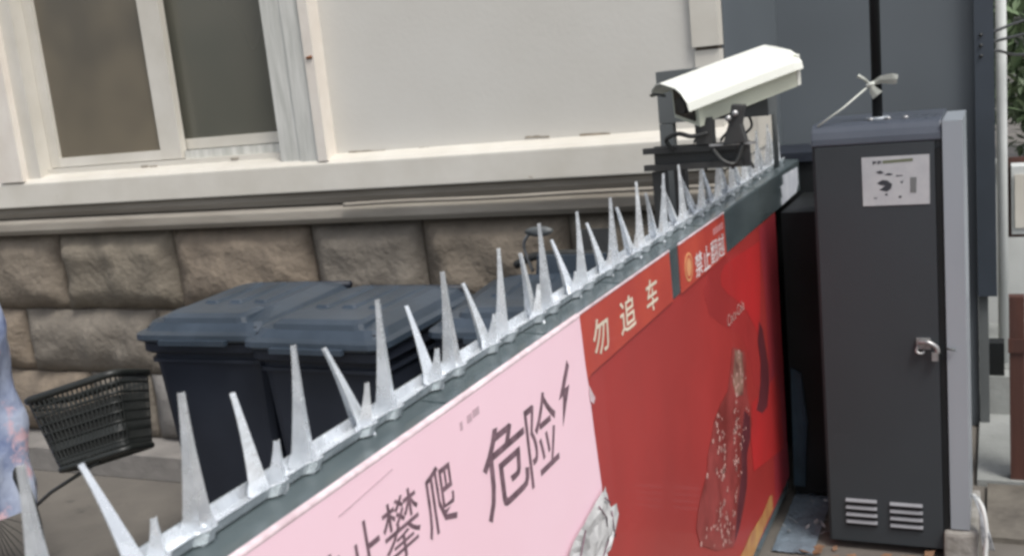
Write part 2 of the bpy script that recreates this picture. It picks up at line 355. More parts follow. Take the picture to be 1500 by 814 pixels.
# ================================================================ FENCE
PX = -.708
fence = thing('steel_fence', 'low grey steel fence with pasted signs and a spiked top rail', 'fence', (-.76, 2.2, 0))
q = under(fence)
q(box('backing_board', -.755, PX - .004, .30, 3.686, .06, 1.10, CAP, bev=.003))
bm = bmesh.new()
prof = [(-.822, 1.150), (-.822, 1.2), (-.816, 1.2055), (PX - .003, 1.2), (PX + .001, 1.196), (PX + .001, 1.080), (PX - .004, 1.080), (PX - .004, 1.190), (-.815, 1.197), (-.815, 1.150)]
prism('cap', [(x, .30, z) for x, z in prof], (0, 3.90, 0), CAP, bm=bm)
q(fin('top_rail', bm, CAP))
for y in (.34, 1.45, 2.55, 3.64): q(box('fence_post', -.80, -.757, y - .025, y + .025, 0, 1.19, CAP, bev=.004))
q(box('bottom_rail', -.775, -.757, .30, 3.68, .08, .13, CAP, bev=.003))
# seams of the cap: raised narrow joint straps
for y in (.62, 1.25, 1.62, 2.02, 2.7, 3.4):
    q(prism('joint_strap', [(x, y, z) for x, z in ((-.752, 1.2035), (PX + .002, 1.2015), (PX + .0025, 1.165), (PX + .001, 1.165), (-.752, 1.201))], (0, .014, 0), CAP))

def blade_mesh(name, h, w, wt, fold=.010, tail=.010, bend=0.0, th=.0012):
    """channel shaped pointed blade, V in section, flared into a rounded foot"""
    bm = bmesh.new(); rows = []
    T = [-.09, -.05, 0, .05, .12, .25, .42, .6, .78, .92, 1.0]
    for t in T:
        if t < 0:
            ww = w * (.55 if t < -.06 else .9); z = t * .12; x = tail * (-t / .09)
        else:
            ww = w * (1 - t) ** 1.5 * .85 + wt + (w * .16 if t < .06 else 0); z = t * h; x = bend * t * t
        f = fold * ww / w
        rows.append([bm.verts.new((x - f, -ww / 2, z)), bm.verts.new((x - f * .35, -ww * .28, z)), bm.verts.new((x + f * .45, 0, z - .0)), bm.verts.new((x - f * .35, ww * .28, z)), bm.verts.new((x - f, ww / 2, z))])
    for i in range(len(rows) - 1):
        for k in range(4): bm.faces.new((rows[i][k], rows[i][k + 1], rows[i + 1][k + 1], rows[i + 1][k]))
    bmesh.ops.recalc_face_normals(bm, faces=bm.faces)
    bmesh.ops.solidify(bm, geom=bm.faces[:], thickness=th)
    me = bpy.data.meshes.new(name); bm.to_mesh(me); bm.free(); me.materials.append(GALV)
    return me
B_TALL = blade_mesh('tall_blade', .157, .031, .0078, fold=.012)
B_LEAN = blade_mesh('leaning_blade', .116, .027, .0085, fold=.012, bend=-.004)
B_SMALL = blade_mesh('short_blade', .052, .024, .008)
def strip_mesh():
    """one module of the strip: flat tray with a raised far lip and a near lip that dips at the two feet"""
    bm = bmesh.new(); L = .195; n = 52; rows = []
    for i in range(n + 1):
        y = L * i / n
        dip = max(max(0, 1 - max(0, abs(y - c_) - .006) / .009) for c_ in (.071, .140))
        rows.append([bm.verts.new(p) for p in ((-.022, y, .016), (-.019, y, .001), (-.004, y, .0), (.006 + .010 * dip, y, -.001), (.010 + .011 * dip, y, .009 + .002 * dip), (.014 + .010 * dip, y, .0135 + .002 * dip))])
    for i in range(n):
        for k in range(5): bm.faces.new((rows[i][k], rows[i][k + 1], rows[i + 1][k + 1], rows[i + 1][k]))
    bmesh.ops.recalc_face_normals(bm, faces=bm.faces)
    bmesh.ops.solidify(bm, geom=bm.faces[:], thickness=.0012)
    me = bpy.data.meshes.new('spike_strip'); bm.to_mesh(me); bm.free(); me.materials.append(GALV)
    return me
STRIP = strip_mesh()
for c in range(20):
    y0 = .97 + .1945 * (c - 3)
    st = bpy.data.objects.new('spike_strip', STRIP); C.objects.link(st)
    st.location = (-.763, y0 - .1275, 1.2055); st.rotation_euler = (0, random.uniform(-.03, .03), random.uniform(-.006, .006))
    bpy.context.view_layer.update(); q(st)
    for me, dy, dx, tilt, yaw, rl in ((B_TALL, .140, .004, random.uniform(-.05, .02), random.uniform(-.75, -.35), random.uniform(-.05, .04)),
                                  (B_LEAN, (.066 if c < 4 else .090), -.006, (-.40 if c < 3 else -.30 if c < 5 else -.2) + random.uniform(-.14, .12), random.uniform(.5, 1.1), random.uniform(-.16, .12)),
                                  (B_SMALL, .080, .008, .03 + random.uniform(-.1, .1), random.uniform(-.6, .1), random.uniform(-.1, .12))):
        b = bpy.data.objects.new('spike', me); C.objects.link(b)
        b.parent = st; b.location = (dx, dy, .004)
        b.rotation_euler = (Matrix.Rotation(rl, 4, 'X') @ Matrix.Rotation(tilt, 4, 'Y') @ Matrix.Rotation(yaw, 4, 'Z')).to_euler()
        s = random.uniform(.95, 1.04); b.scale = (1, 1, s if me is not B_SMALL else random.uniform(.8, 1.25))

# ---------------------------------------------------------------- signs
# drinks poster
pos = thing('drinks_poster', 'large red drinks poster with a beaded bottle on the fence side', 'poster', (PX, 2.7, .55))
q = under(pos)
q(sheet_x('poster_sheet', [(.31, .10), (3.684, .10), (3.684, 1.079), (.31, 1.079)], PX - .001, POSTER, th=.0025))
q(sheet_x('poster_patch', [(2.861, 1.034), (2.915, 1.050), (3.055, 1.046), (3.266, 1.033), (3.404, 1.027), (3.375, 0.881), (3.317, 0.714), (3.259, 0.779), (3.156, 0.856), (3.038, 0.917), (2.926, 0.964), (2.860, 1.003)], PX - .0003, PBRIGHT, th=.0002))  # brighter red area, nested inside the larger mid red one
q(sheet_x('poster_patch', [(2.660, 1.036), (2.728, 1.067), (2.903, 1.067), (3.170, 1.050), (3.430, 1.040), (3.381, 0.742), (3.300, 0.534), (3.192, 0.615), (3.158, 0.714), (3.055, 0.808), (2.870, 0.882), (2.713, 0.954)], PX - .0007, mat('mid_red', (.43, .040, .038), .4, col2=(.34, .035, .034), scale=3, coat=.12), th=.0002))
q(sheet_x('poster_patch', [(3.40, 1.068), (3.683, 1.068), (3.683, .102), (3.42, .102), (3.45, .35), (3.44, .8)], PX + .0, PDARK, th=.0002))
q(sheet_x('printed_swirl', [(3.324, .78), (3.37, .74), (3.39, .693), (3.43, .60), (3.429, .54), (3.375, .474), (3.29, .48), (3.208, .519), (3.26, .55), (3.291, .583), (3.31, .65), (3.286, .722)], PX + .0006, PSWIRL, th=.0002))
q(sheet_x('printed_stripe', [(3.339, .174), (3.375, .16), (3.369, .112), (3.205, .112), (3.057, .102), (2.80, .102), (2.70, .112), (2.841, .176), (3.033, .182), (3.2, .165)], PX + .0006, GOLD, th=.0002))
body = [(2.943, 0.801), (3.018, 0.776), (3.087, 0.748), (3.106, 0.708), (3.096, 0.672), (3.090, 0.615), (3.115, 0.562), (3.129, 0.502), (3.097, 0.458), (3.042, 0.441), (3.030, 0.361), (2.987, 0.313), (2.897, 0.265), (2.801, 0.246), (2.620, 0.320), (2.464, 0.409), (2.438, 0.468), (2.461, 0.501), (2.504, 0.529), (2.578, 0.565), (2.597, 0.606), (2.643, 0.636), (2.683, 0.670), (2.768, 0.690), (2.854, 0.698), (2.902, 0.748)]
q(sheet_x('printed_bottle', body, PX + .0006, BOTTLE, th=.0002))
q(sheet_x('printed_bottle_neck', [(2.966, 0.787), (3.059, 0.751), (3.061, 0.689), (3.034, 0.626), (2.947, 0.651), (2.916, 0.702)], PX + .0012, BNECK, th=.0002))
q(sheet_x('printed_shade', [(3.040, 0.577), (3.107, 0.532), (3.100, 0.468), (3.040, 0.435), (3.015, 0.345), (2.898, 0.269), (2.819, 0.248), (2.880, 0.337), (2.957, 0.413), (2.969, 0.494)], PX + .0009, PSWIRL, th=.0002))
q(sheet_x('poster_patch', [(3.156, 0.560), (3.348, 0.542), (3.588, 0.527), (3.625, 0.235), (3.305, 0.306), (3.118, 0.348), (3.109, 0.464)], PX + .0003, PBRIGHT, th=.0002))
bm = bmesh.new()
cnt = 0
while cnt < 170:
    t = random.random(); a = Vector((2.62, .36)).lerp(Vector((2.98, .64)), t)
    p = a + Vector((random.uniform(-.16, .16), random.uniform(-.16, .16)))
    if noise.noise(Vector((p.x * 9, p.y * 9, 3))) < -.02: continue
    ins = False; j = len(body) - 1
    for i in range(len(body)):
        if (body[i][1] > p.y) != (body[j][1] > p.y) and p.x < (body[j][0] - body[i][0]) * (p.y - body[i][1]) / (body[j][1] - body[i][1]) + body[i][0]: ins = not ins
        j = i
    if not ins: continue
    cnt += 1; r = random.uniform(.0025, .0065)
    vs = [bm.verts.new((PX + .0016, p.x + r * 1.6 * math.cos(k * 1.047), p.y + r * random.uniform(.8, 1.7) * math.sin(k * 1.047))) for k in range(6)]
    bm.faces.new(vs)
o = q(fin('droplets', bm, DROP)); o['kind'] = 'stuff'
q(glyphs('lettering', 'Coca-Cola', DROP, None, 'x', 2.90, 3.12, .872, .905, PX + .0010))

# first red strip
sg = thing('red_warning_strip', 'longer red strip sign with cream characters next to the pink sign', 'sign', (PX, 2.06, 1.14))
q = under(sg)
q(sheet_x('strip_sheet', [(1.740, 1.058), (1.80, 1.074), (2.371, 1.0775), (2.366, 1.1965), (1.74, 1.1975)], PX + .0032, RED, th=.0015))
q(box('curled_edge', PX + .001, PX + .0045, 1.74, 2.366, 1.1975, 1.2012, PAPEREDGE, bev=0))
for ch, a, b in (('勿', 1.822, 1.912), ('追', 1.985, 2.085), ('车', 2.165, 2.25)):
    q(glyphs('character', ch, CREAM, None, 'x', a, b, 1.095, 1.168, PX + .0042, bold=.012))
# second red strip
sg = thing('red_emblem_strip', 'shorter red strip sign with a round orange emblem and white characters', 'sign', (PX, 2.69, 1.14))
q = under(sg)
q(sheet_x('strip_sheet', [(2.446, 1.0775), (2.930, 1.0775), (2.925, 1.1955), (2.446, 1.1965)], PX + .0032, RED, th=.0015))
q(box('curled_edge', PX + .001, PX + .0045, 2.446, 2.925, 1.197, 1.2005, PAPEREDGE, bev=0))
q(sheet_x('emblem', [(2.525 + .037 * math.cos(k * .3927), 1.127 + .037 * math.sin(k * .3927)) for k in range(16)], PX + .0042, ORANGE))
bm = bmesh.new()
ri = [[bm.verts.new((PX + .0046, 2.525 + r * math.cos(k * .3927), 1.127 + r * math.sin(k * .3927))) for k in range(16)] for r in (.024, .030)]
for k in range(16): bm.faces.new((ri[0][k], ri[1][k], ri[1][(k + 1) % 16], ri[0][(k + 1) % 16]))
q(fin('emblem_ring', bm, RED, norm=False))
for ch, a, b in (('禁', 2.585, 2.658), ('止', 2.668, 2.738), ('翻', 2.748, 2.822), ('越', 2.830, 2.905)):
    q(glyphs('character', ch, WHITEINK, None, 'x', a, b, 1.083, 1.146, PX + .0042, bold=.0 if ch in '翻越' else .01))
for k in range(4): q(sheet_x('small_mark', [(2.79 + k * .03, 1.158), (2.812 + k * .03, 1.158), (2.812 + k * .03, 1.176), (2.79 + k * .03, 1.176)], PX + .0040, PINKINK, th=.0004))
# white sticker
sg = thing('white_torn_sticker', 'small torn white sticker at the far end of the fence rail', 'sticker', (PX, 3.95, 1.12))
q = under(sg)
q(sheet_x('sticker_sheet', [(3.80, 1.082), (4.10, 1.084), (4.16, 1.11), (4.155, 1.175), (3.84, 1.182), (3.85, 1.15), (3.80, 1.145), (3.815, 1.11)], PX + .0032, SHEET, th=.0014))

# pink sign
pk = thing('pink_warning_sign', 'large pale pink warning sign with black characters and a lightning bolt', 'sign', (PX, 1.1, .8))
q = under(pk)
q(sheet_x('sign_sheet', [(.30, .30), (1.74, .30), (1.79, .62), (1.793, .85), (1.778, .98), (1.772, 1.06), (1.765, 1.1), (1.757, 1.1965), (1.2, 1.1975), (.7, 1.196), (.30, 1.197)], PX + .0065, PINK, th=.0028))
bm = bmesh.new()
pr = None
for i in range(70):
    y = .30 + (1.757 - .30) * i / 69; k = .0009 * noise.noise(Vector((y * 12, 0, 1)))
    r = [bm.verts.new((PX + .0068, y, 1.1955)), bm.verts.new((PX + .0082 + k, y, 1.1985 + k)), bm.verts.new((PX + .0048 + k, y, 1.2022 + k * 2)), bm.verts.new((PX + .0005 + k * 2, y, 1.2026 + k))]
    if pr:
        for j in range(3): bm.faces.new((pr[j], pr[j + 1], r[j + 1], r[j]))
    pr = r
q(fin('folded_edge', bm, PAPEREDGE, smooth=True))
for ch, a, b, c, e, bo in (('禁', .865, .945, 1.045, 1.13, .002), ('止', .962, 1.03, 1.055, 1.138, .002), ('攀', 1.036, 1.125, 1.048, 1.135, .0), ('爬', 1.143, 1.225, 1.040, 1.135, .006),
                           ('危', 1.315, 1.475, .985, 1.122, .006), ('险', 1.478, 1.605, .975, 1.118, .002)):
    q(glyphs('character', ch, INK, None, 'x', a, b, c, e, PX + .0070, bold=bo, shear=-.004))
q(sheet_x('lightning_bolt', [(1.676, 1.138), (1.625, 1.080), (1.645, 1.082), (1.632, 1.03), (1.678, 1.092), (1.655, 1.092), (1.684, 1.125)], PX + .0072, INK, th=.0006))
for a, b, c, e in ((1.262, 1.270, 1.155, 1.168), (1.285, 1.30, 1.158, 1.170), (1.303, 1.325, 1.160, 1.172)):
    q(sheet_x('small_mark', [(a, c), (b, c), (b, e), (a, e)], PX + .0070, INKGHOST, th=.0004))
q(sheet_x('crease', [(.95, 1.163), (1.075, 1.172), (1.075, 1.1735), (.95, 1.1645)], PX + .0070, INKGHOST, th=.0004))
# crumpled torn corner
out = [(1.79, .853), (1.800, .818), (1.812, .80), (1.843, .795), (1.852, .768), (1.80, .735), (1.769, .722), (1.73, .69), (1.68, .60), (1.52, .55), (1.46, .66), (1.52, .765), (1.559, .797), (1.615, .823), (1.669, .831), (1.734, .843)]
ctr = Vector((1.68, .735)); bm = bmesh.new(); rings = []
for k, s in enumerate((1.0, .82, .62, .42, .2)):
    row = []
    for i in range(48):
        t = i / 48 * len(out); a = Vector(out[int(t) % len(out)]); b = Vector(out[(int(t) + 1) % len(out)]); p = a.lerp(b, t % 1)
        p = ctr + (p - ctr) * s
        hh = .006 + .022 * abs(noise.noise(Vector((p.x * 26 + 4, p.y * 18, k * .2)))) * (1 if k else .3)
        row.append(bm.verts.new((PX + .008 + hh, p.x, p.y)))
    rings.append(row)
for k in range(4):
    for i in range(48): bm.faces.new((rings[k][i], rings[k][(i + 1) % 48], rings[k + 1][(i + 1) % 48], rings[k + 1][i]))
bm.faces.new(rings[-1])
q(fin('crumpled_corner', bm, CRUMP))
for pts in ([(1.55, .80), (1.62, .79), (1.655, .825)], [(1.60, .775), (1.655, .77)], [(1.73, .838), (1.765, .80), (1.762, .755)], [(1.765, .755), (1.70, .725), (1.66, .66)], [(1.795, .80), (1.80, .745)], [(1.56, .795), (1.52, .74)], [(1.765, .84), (1.79, .82)]):
    q(tube('crease', [(PX + .022, a, b) for a, b in pts], .0016, INK, seg=5))
q(sheet_x('curling_tab', [(1.768, 1.062), (1.782, 1.045), (1.796, 1.028), (1.785, 1.02), (1.77, 1.03)], PX + .0085, PAPEREDGE, th=.001))

# ================================================================ UTILITY CABINET
cab = thing('utility_cabinet', 'charcoal street cabinet with silver side frame and lower louvres', 'cabinet', (-.32, 3.5, 0))
q = under(cab)
Y0 = 3.36
q(box('cabinet_body', -.525, -.155, Y0 + .012, 3.72, .02, 1.352, CABD, bev=.01))
q(box('door', -.515, -.172, Y0 - .004, Y0 + .013, .03, 1.322, CABD, bev=.006))
q(prism('roof_cap', [(-.526, y, z) for y, z in ((Y0 - .003, 1.324), (Y0 - .001, 1.345), (Y0 + .008, 1.365), (Y0 + .024, 1.381), (Y0 + .05, 1.388), (3.73, 1.388), (3.73, 1.354), (Y0 + .034, 1.353), (Y0 + .013, 1.324))], (.374, 0, 0), CABT, bev=.005))
q(box('side_frame', -.150, -.094, Y0 - .006, 3.73, .10, 1.378, SILV, bev=.02))
q(box('hinge_strip', -.170, -.152, Y0 - .002, Y0 + .02, .05, 1.30, BLKBOX, bev=.002))
for xa, xb, sk in ((-.466, -.370, .0), (-.330, -.232, -.003)):
    for k in range(4):
        z = .172 - k * .0245 + sk
        bm = bmesh.new()
        pr = [(xa, Y0 - .004, z + .006), (xa, Y0 - .014, z - .001), (xa, Y0 - .013, z - .004), (xa, Y0 - .004, z - .004)]
        prism('l', pr, (xb - xa, 0, 0), LOUV, bm=bm)
        q(fin('louvre', bm, LOUV))
        q(box('louvre_slot', xa, xb, Y0 - .0052, Y0 - .0035, z - .015, z - .0045, BLKBOX, bev=0))
lk = q(box('lock_plate', -.236, -.196, Y0 - .014, Y0 - .003, .688, .722, STEEL, bev=.004))
def sub(o, p): o.parent = p; o.matrix_parent_inverse = p.matrix_world.inverted(); return o
bpy.context.view_layer.update()
sub(tube('lever', spline([(-.228, Y0 - .018, .71), (-.205, Y0 - .024, .713), (-.180, Y0 - .022, .698), (-.176, Y0 - .02, .678)]), .008, STEEL), lk)
sub(tube('shackle', spline([(-.232, Y0 - .016, .70), (-.236, Y0 - .02, .682), (-.222, Y0 - .02, .676), (-.214, Y0 - .016, .682)]), .0045, STEEL), lk)
sub(box('padlock', -.192, -.174, Y0 - .028, Y0 - .014, .655, .682, STEEL, bev=.004), lk)
q(tube('hasp', [(-.15, Y0 - .016, .692), (-.125, Y0 - .018, .688)], .004, BOXG))
for k in range(3): q(tube('roof_bolt', [(-.355 + k * .05, Y0 + .07, 1.387), (-.355 + k * .05, Y0 + .07, 1.395)], .009, STEEL))
bl = tag(prism('concrete_block', [(-.172, 3.33, 0), (-.072, 3.34, 0), (-.068, 3.345, .098), (-.12, 3.335, .094), (-.17, 3.33, .096)], (0, .35, 0), BLOCK, bev=.012), 'chipped concrete footing block under the silver cabinet frame', 'concrete block')

no = thing('cabinet_notice', 'white printed notice sticker high on the charcoal cabinet door', 'sticker', (-.28, Y0 - .006, 1.2))
q = under(no)
YS = Y0 - .0065
q(sheet_y('notice_sheet', [(-.378, 1.136), (-.188, 1.136), (-.186, 1.284), (-.378, 1.284)], YS, mat('notice_paper', (.46, .47, .48), .5, col2=(.40, .41, .43), scale=20), th=.0012))
GRN = mat('olive_ink', (.14, .16, .10), .6); DKI = mat('dark_ink', (.035, .04, .05), .6); GRI = mat('grey_ink', (.16, .17, .17), .6)
q(sheet_y('heading_bar', [(-.318, 1.263), (-.232, 1.266), (-.232, 1.275), (-.318, 1.272)], YS - .0006, GRN, th=.0004))
for a in (-.346, -.332): q(sheet_y('heading_mark', [(a, 1.261), (a + .003, 1.261), (a + .006, 1.267), (a + .010, 1.261), (a + .010, 1.273), (a + .005, 1.27), (a, 1.274)], YS - .0006, DKI, th=.0004))
q(sheet_y('dark_bar', [(-.242, 1.172), (-.225, 1.171), (-.223, 1.218), (-.241, 1.218)], YS - .0006, GRI, th=.0004))
for pts in ([(-.338, 1.238), (-.325, 1.243), (-.314, 1.235), (-.327, 1.232)], [(-.315, 1.229), (-.302, 1.234), (-.288, 1.230), (-.298, 1.226)], [(-.336, 1.205), (-.320, 1.214), (-.306, 1.212), (-.292, 1.200), (-.296, 1.186), (-.308, 1.178), (-.330, 1.184), (-.312, 1.196), (-.326, 1.199)],
            [(-.315, 1.168), (-.306, 1.166), (-.308, 1.174)], [(-.281, 1.222), (-.262, 1.224), (-.262, 1.226), (-.281, 1.226)], [(-.276, 1.158), (-.268, 1.157), (-.266, 1.163), (-.273, 1.164)], [(-.270, 1.206), (-.264, 1.2), (-.258, 1.214), (-.262, 1.208)], [(-.346, 1.158), (-.336, 1.158), (-.337, 1.161), (-.346, 1.161)]):
    q(sheet_y('print_mark', pts, YS - .0006, DKI, th=.0004))

po = thing('black_pole', 'thin black steel pole rising from the cabinet roof', 'pole', (-.338, 3.50, 1.378))
q = under(po)
q(tube('pole_shaft', [(-.338, 3.46, 1.384), (-.330, 3.46, 3.2)], .0155, BLKBOX, seg=14))
q(tube('base_flange', [(-.338, 3.46, 1.387), (-.338, 3.46, 1.396)], .036, SILV, seg=16))
rb = thing('plastic_tie', 'white plastic tape knotted round the black pole with a string to the cabinet corner', 'tape', (-.345, 3.44, 1.50))
q = under(rb)
def ribbon(name, pts, wd, mt, tw=0):
    bm = bmesh.new(); pr = None; P = [Vector(p) for p in pts]
    for i, p in enumerate(P):
        t = (P[min(i + 1, len(P) - 1)] - P[max(0, i - 1)]).normalized(); w = t.cross(Vector((0, 1, .3 * math.sin(i + tw)))).normalized() * (wd[i] if isinstance(wd, (list, tuple)) else wd)
        r = [bm.verts.new(p + w), bm.verts.new(p + Vector((0, -.004, 0))), bm.verts.new(p - w)]
        if pr: bm.faces.new((pr[0], pr[1], r[1], r[0])); bm.faces.new((pr[1], pr[2], r[2], r[1]))
        pr = r
    bmesh.ops.solidify(bm, geom=bm.faces[:], thickness=.0008)
    return fin(name, bm, mt, smooth=False)
kn = Vector((-.352, 3.432, 1.497))
q(ribbon('tape_end', [kn, kn + Vector((.03, -.004, .012)), kn + Vector((.062, -.006, .012)), kn + Vector((.078, -.004, .009))], [.004, .012, .017, .014], TAPE))
q(ribbon('tape_end', [kn, kn + Vector((.008, -.006, -.018)), kn + Vector((.02, -.008, -.034))], [.004, .013, .018], TAPE, 1))
q(ribbon('tape_end', [kn, kn + Vector((-.018, -.004, .018)), kn + Vector((-.036, -.006, .030))], [.003, .005, .006], TAPE, 2))
q(tube('knot', [kn + Vector((-.012, 0, -.004)), kn, kn + Vector((.012, 0, .004))], .007, TAPE))
q(tube('string', [kn + Vector((-.008, 0, -.006)), Vector((-.43, 3.40, 1.435)), Vector((-.508, 3.385, 1.384))], .0032, TAPE, seg=6))

# black box between cabinet and fence
bb = thing('black_steel_box', 'tall matt black box in the gap behind the cabinet and fence end', 'box', (-.66, 4.4, 0))
q = under(bb)
q(box('box_body', -.84, -.50, 4.24, 4.58, .02, 1.185, BLKBOX, bev=.012))
q(box('box_lid', -.85, -.49, 4.225, 4.585, 1.187, 1.222, BINBODY, bev=.012))
q(box('side_board', -.699, -.53, 3.74, 4.23, .02, 1.065, BLKBOX, bev=.01))
cv = bmesh.new()
for i in range(9):
    pass
cv.free()
tag(prism('blue_sheet', [(-.700, 3.725, .05), (-.66, 3.722, .05), (-.64, 3.715, .30), (-.655, 3.72, .48), (-.69, 3.725, .50)], (0, .01, 0), BLUESH), 'scrap of dark blue sheeting standing behind the fence end', 'plastic sheet')

# ================================================================ SECURITY CAMERA AND MOUNT
mt_ = thing('camera_mount', 'dark steel bracket frame with two rail prongs behind the fence spikes', 'bracket', (-.86, 2.82, 0))
q = under(mt_)
q(box('mount_post', -.872, -.838, 2.82, 2.86, 0, 1.335, MOUNT, bev=.003))
q(box('mount_post', -.862, -.828, 3.00, 3.03, 0, 1.335, MOUNT, bev=.003))
q(box('cross_rail', -.888, -.62, 2.80, 2.818, 1.386, 1.402, MOUNT, bev=.002))
q(box('cross_rail', -.888, -.62, 2.80, 2.818, 1.340, 1.356, MOUNT, bev=.002))
q(box('rail_plate', -.862, -.60, 2.8185, 2.835, 1.337, 1.404, MOUNT, bev=.002))
q(box('flat_bar', -.700, -.575, 2.79, 2.80, 1.398, 1.404, STEEL, bev=.001))
q(box('upright_bracket', -.735, -.690, 2.79, 2.83, 1.405, 1.475, MOUNT, bev=.004))
q(prism('tilt_arm', [(-.662, 2.78, 1.400), (-.600, 2.78, 1.404), (-.612, 2.78, 1.452), (-.600, 2.78, 1.50), (-.632, 2.78, 1.505), (-.645, 2.78, 1.45)], (0, .04, 0), MOUNT, bev=.003))
for x, z in ((-.640, 1.470), (-.622, 1.482)): q(tube('bolt', [(x, 2.765, z), (x, 2.79, z)], .008, STEEL))
q(tube('cable', spline([(-.80, 2.79, 1.395), (-.81, 2.77, 1.425), (-.775, 2.76, 1.440), (-.74, 2.77, 1.430), (-.70, 2.78, 1.435)]), .006, BLACK))
q(tube('cable', spline([(-.69, 2.79, 1.39), (-.66, 2.77, 1.36), (-.63, 2.78, 1.352), (-.61, 2.79, 1.40)]), .006, BLACK))
bx = thing('junction_cabinet', 'grey steel junction box on a post beneath the security camera', 'junction box', (-.9, 3.1, 0))
q = under(bx)
q(box('box_shell', -.925, -.60, 3.10, 3.24, 1.448, 1.60, BOXG, bev=.006))
q(box('box_post', -.925, -.885, 3.10, 3.14, 0, 1.446, BOXG, bev=.004))
tag(tube('steel_rod', [(-.735, 3.90, 1.62), (-.735, 3.90, 1.206)], .010, BOXG, seg=8), 'slim grey rod standing on the far end of the spiked fence rail', 'rod')
for k, x in enumerate((-.80, -.72, -.66)): q(tube('wire', spline([(x, 3.12, 1.45), (x + .01, 3.10, 1.42), (x - .02, 3.09, 1.38), (x + .01, 3.1, 1.3)]), .004, BLACK))
hw = thing('low_pier', 'pale low wall pier beyond the house corner behind the spikes', 'pier', (-.76, 3.9, 0))
q = under(hw)
q(box('pier_shaft', -.835, -.816, 3.67, 4.22, 0, 1.27, WALL, bev=.003))
q(box('pier_cap', -.835, -.808, 3.665, 4.235, 1.272, 1.425, TRIM, bev=.004))

cc = thing('security_camera', 'white bullet security camera tilted under a long sunshade', 'camera', (0, 0, 0))
A, Bx, Gy = -.721, .206, .236
RM = Matrix.Rotation(A, 4, 'Z') @ Matrix.Rotation(Bx, 4, 'X') @ Matrix.Rotation(Gy, 4, 'Y')
MM = Matrix.Translation((-.793, 2.765, 1.523)) @ RM
cc.matrix_world = MM
bpy.context.view_layer.update()
def cpart(o): o.parent = cc; return o
L_ = .393
arch = [(-.086, -.004), (-.080, .018), (-.058, .038), (-.034, .047), (.034, .047), (.058, .038), (.080, .018), (.087, -.006)]
bm = bmesh.new(); rows = []
for t, sx, sz, dz in ((0, 1, 1, 0), (.03, 1, 1, 0), (.5, 1, 1, .001), (.90, 1, 1, 0), (1.0, .90, .80, -.006)):
    rows.append([bm.verts.new((x * sx, L_ * t, (z * sz if z > 0 else z) + dz)) for x, z in arch])
for i in range(len(rows) - 1):
    for k in range(len(arch) - 1): bm.faces.new((rows[i][k], rows[i][k + 1], rows[i + 1][k + 1], rows[i + 1][k]))
bm.faces.new(rows[-1])
bmesh.ops.recalc_face_normals(bm, faces=bm.faces)
bmesh.ops.solidify(bm, geom=bm.faces[:], thickness=.003)
bevel(bm, .003, 2, .35)
cpart(fin('sunshade', bm, IVORY, norm=False))
bm = bmesh.new(); abox(bm, -.040, .064, .055, L_ - .012, -.062, .028); bevel(bm, .008)
cpart(fin('housing', bm, IVORYD))
bm = bmesh.new(); abox(bm, -.045, .069, .042, .056, -.066, .026); bevel(bm, .006)
cpart(fin('front_bezel', bm, IVORYD))
bm = bmesh.new(); abox(bm, -.032, .054, .036, .042, -.052, .018); bevel(bm, .004)
cpart(fin('front_glass', bm, LENSG))
bm = bmesh.new(); tube_bm(bm, [(.01, .026, -.016), (.01, .038, -.016)], .022, 16)
cpart(fin('lens_ring', bm, BLACK, smooth=False))
bm = bmesh.new(); abox(bm, -.064, .066, L_ - .014, L_ - .002, -.060, .026); bevel(bm, .005)
cpart(fin('rear_cover', bm, IVORY))
bm = bmesh.new(); abox(bm, .0642, .067, .06, L_ - .02, -.012, -.006)
cpart(fin('side_seam', bm, IVORY))
bm = bmesh.new(); abox(bm, -.03, .03, .14, .26, -.085, -.063); bevel(bm, .004)
cpart(fin('foot_plate', bm, MOUNT))
bm = bmesh.new(); tube_bm(bm, [(-.02, .002, .014), (-.06, -.004, .012), (-.085, .0, .002)], .004, 6)
cpart(fin('shade_clip', bm, BLACK))

# ================================================================ WHEELIE BINS
def loft(name, rings, mt, par=None, cap=True, smooth=False, bev=0):
    bm = bmesh.new(); rr = [[bm.verts.new(p) for p in r] for r in rings]; n = len(rr[0])
    for i in range(len(rr) - 1):
        for k in range(n): bm.faces.new((rr[i][k], rr[i][(k + 1) % n], rr[i + 1][(k + 1) % n], rr[i + 1][k]))
    if cap: bm.faces.new(rr[0][::-1]); bm.faces.new(rr[-1])
    bmesh.ops.recalc_face_normals(bm, faces=bm.faces)
    if bev: bevel(bm, bev)
    return fin(name, bm, mt, par, smooth)
def rrect(x0, x1, y0, y1, z, r=.04, zf=None, n=3):
    pts = []
    for cx, cy, a0 in ((x1 - r, y1 - r, 0), (x0 + r, y1 - r, 90), (x0 + r, y0 + r, 180), (x1 - r, y0 + r, 270)):
        for k in range(n + 1):
            a = R(a0 + 90 * k / n); x = cx + r * math.cos(a); y = cy + r * math.sin(a)
            pts.append((x, y, z if zf is None else zf(x, y) + z))
    return pts
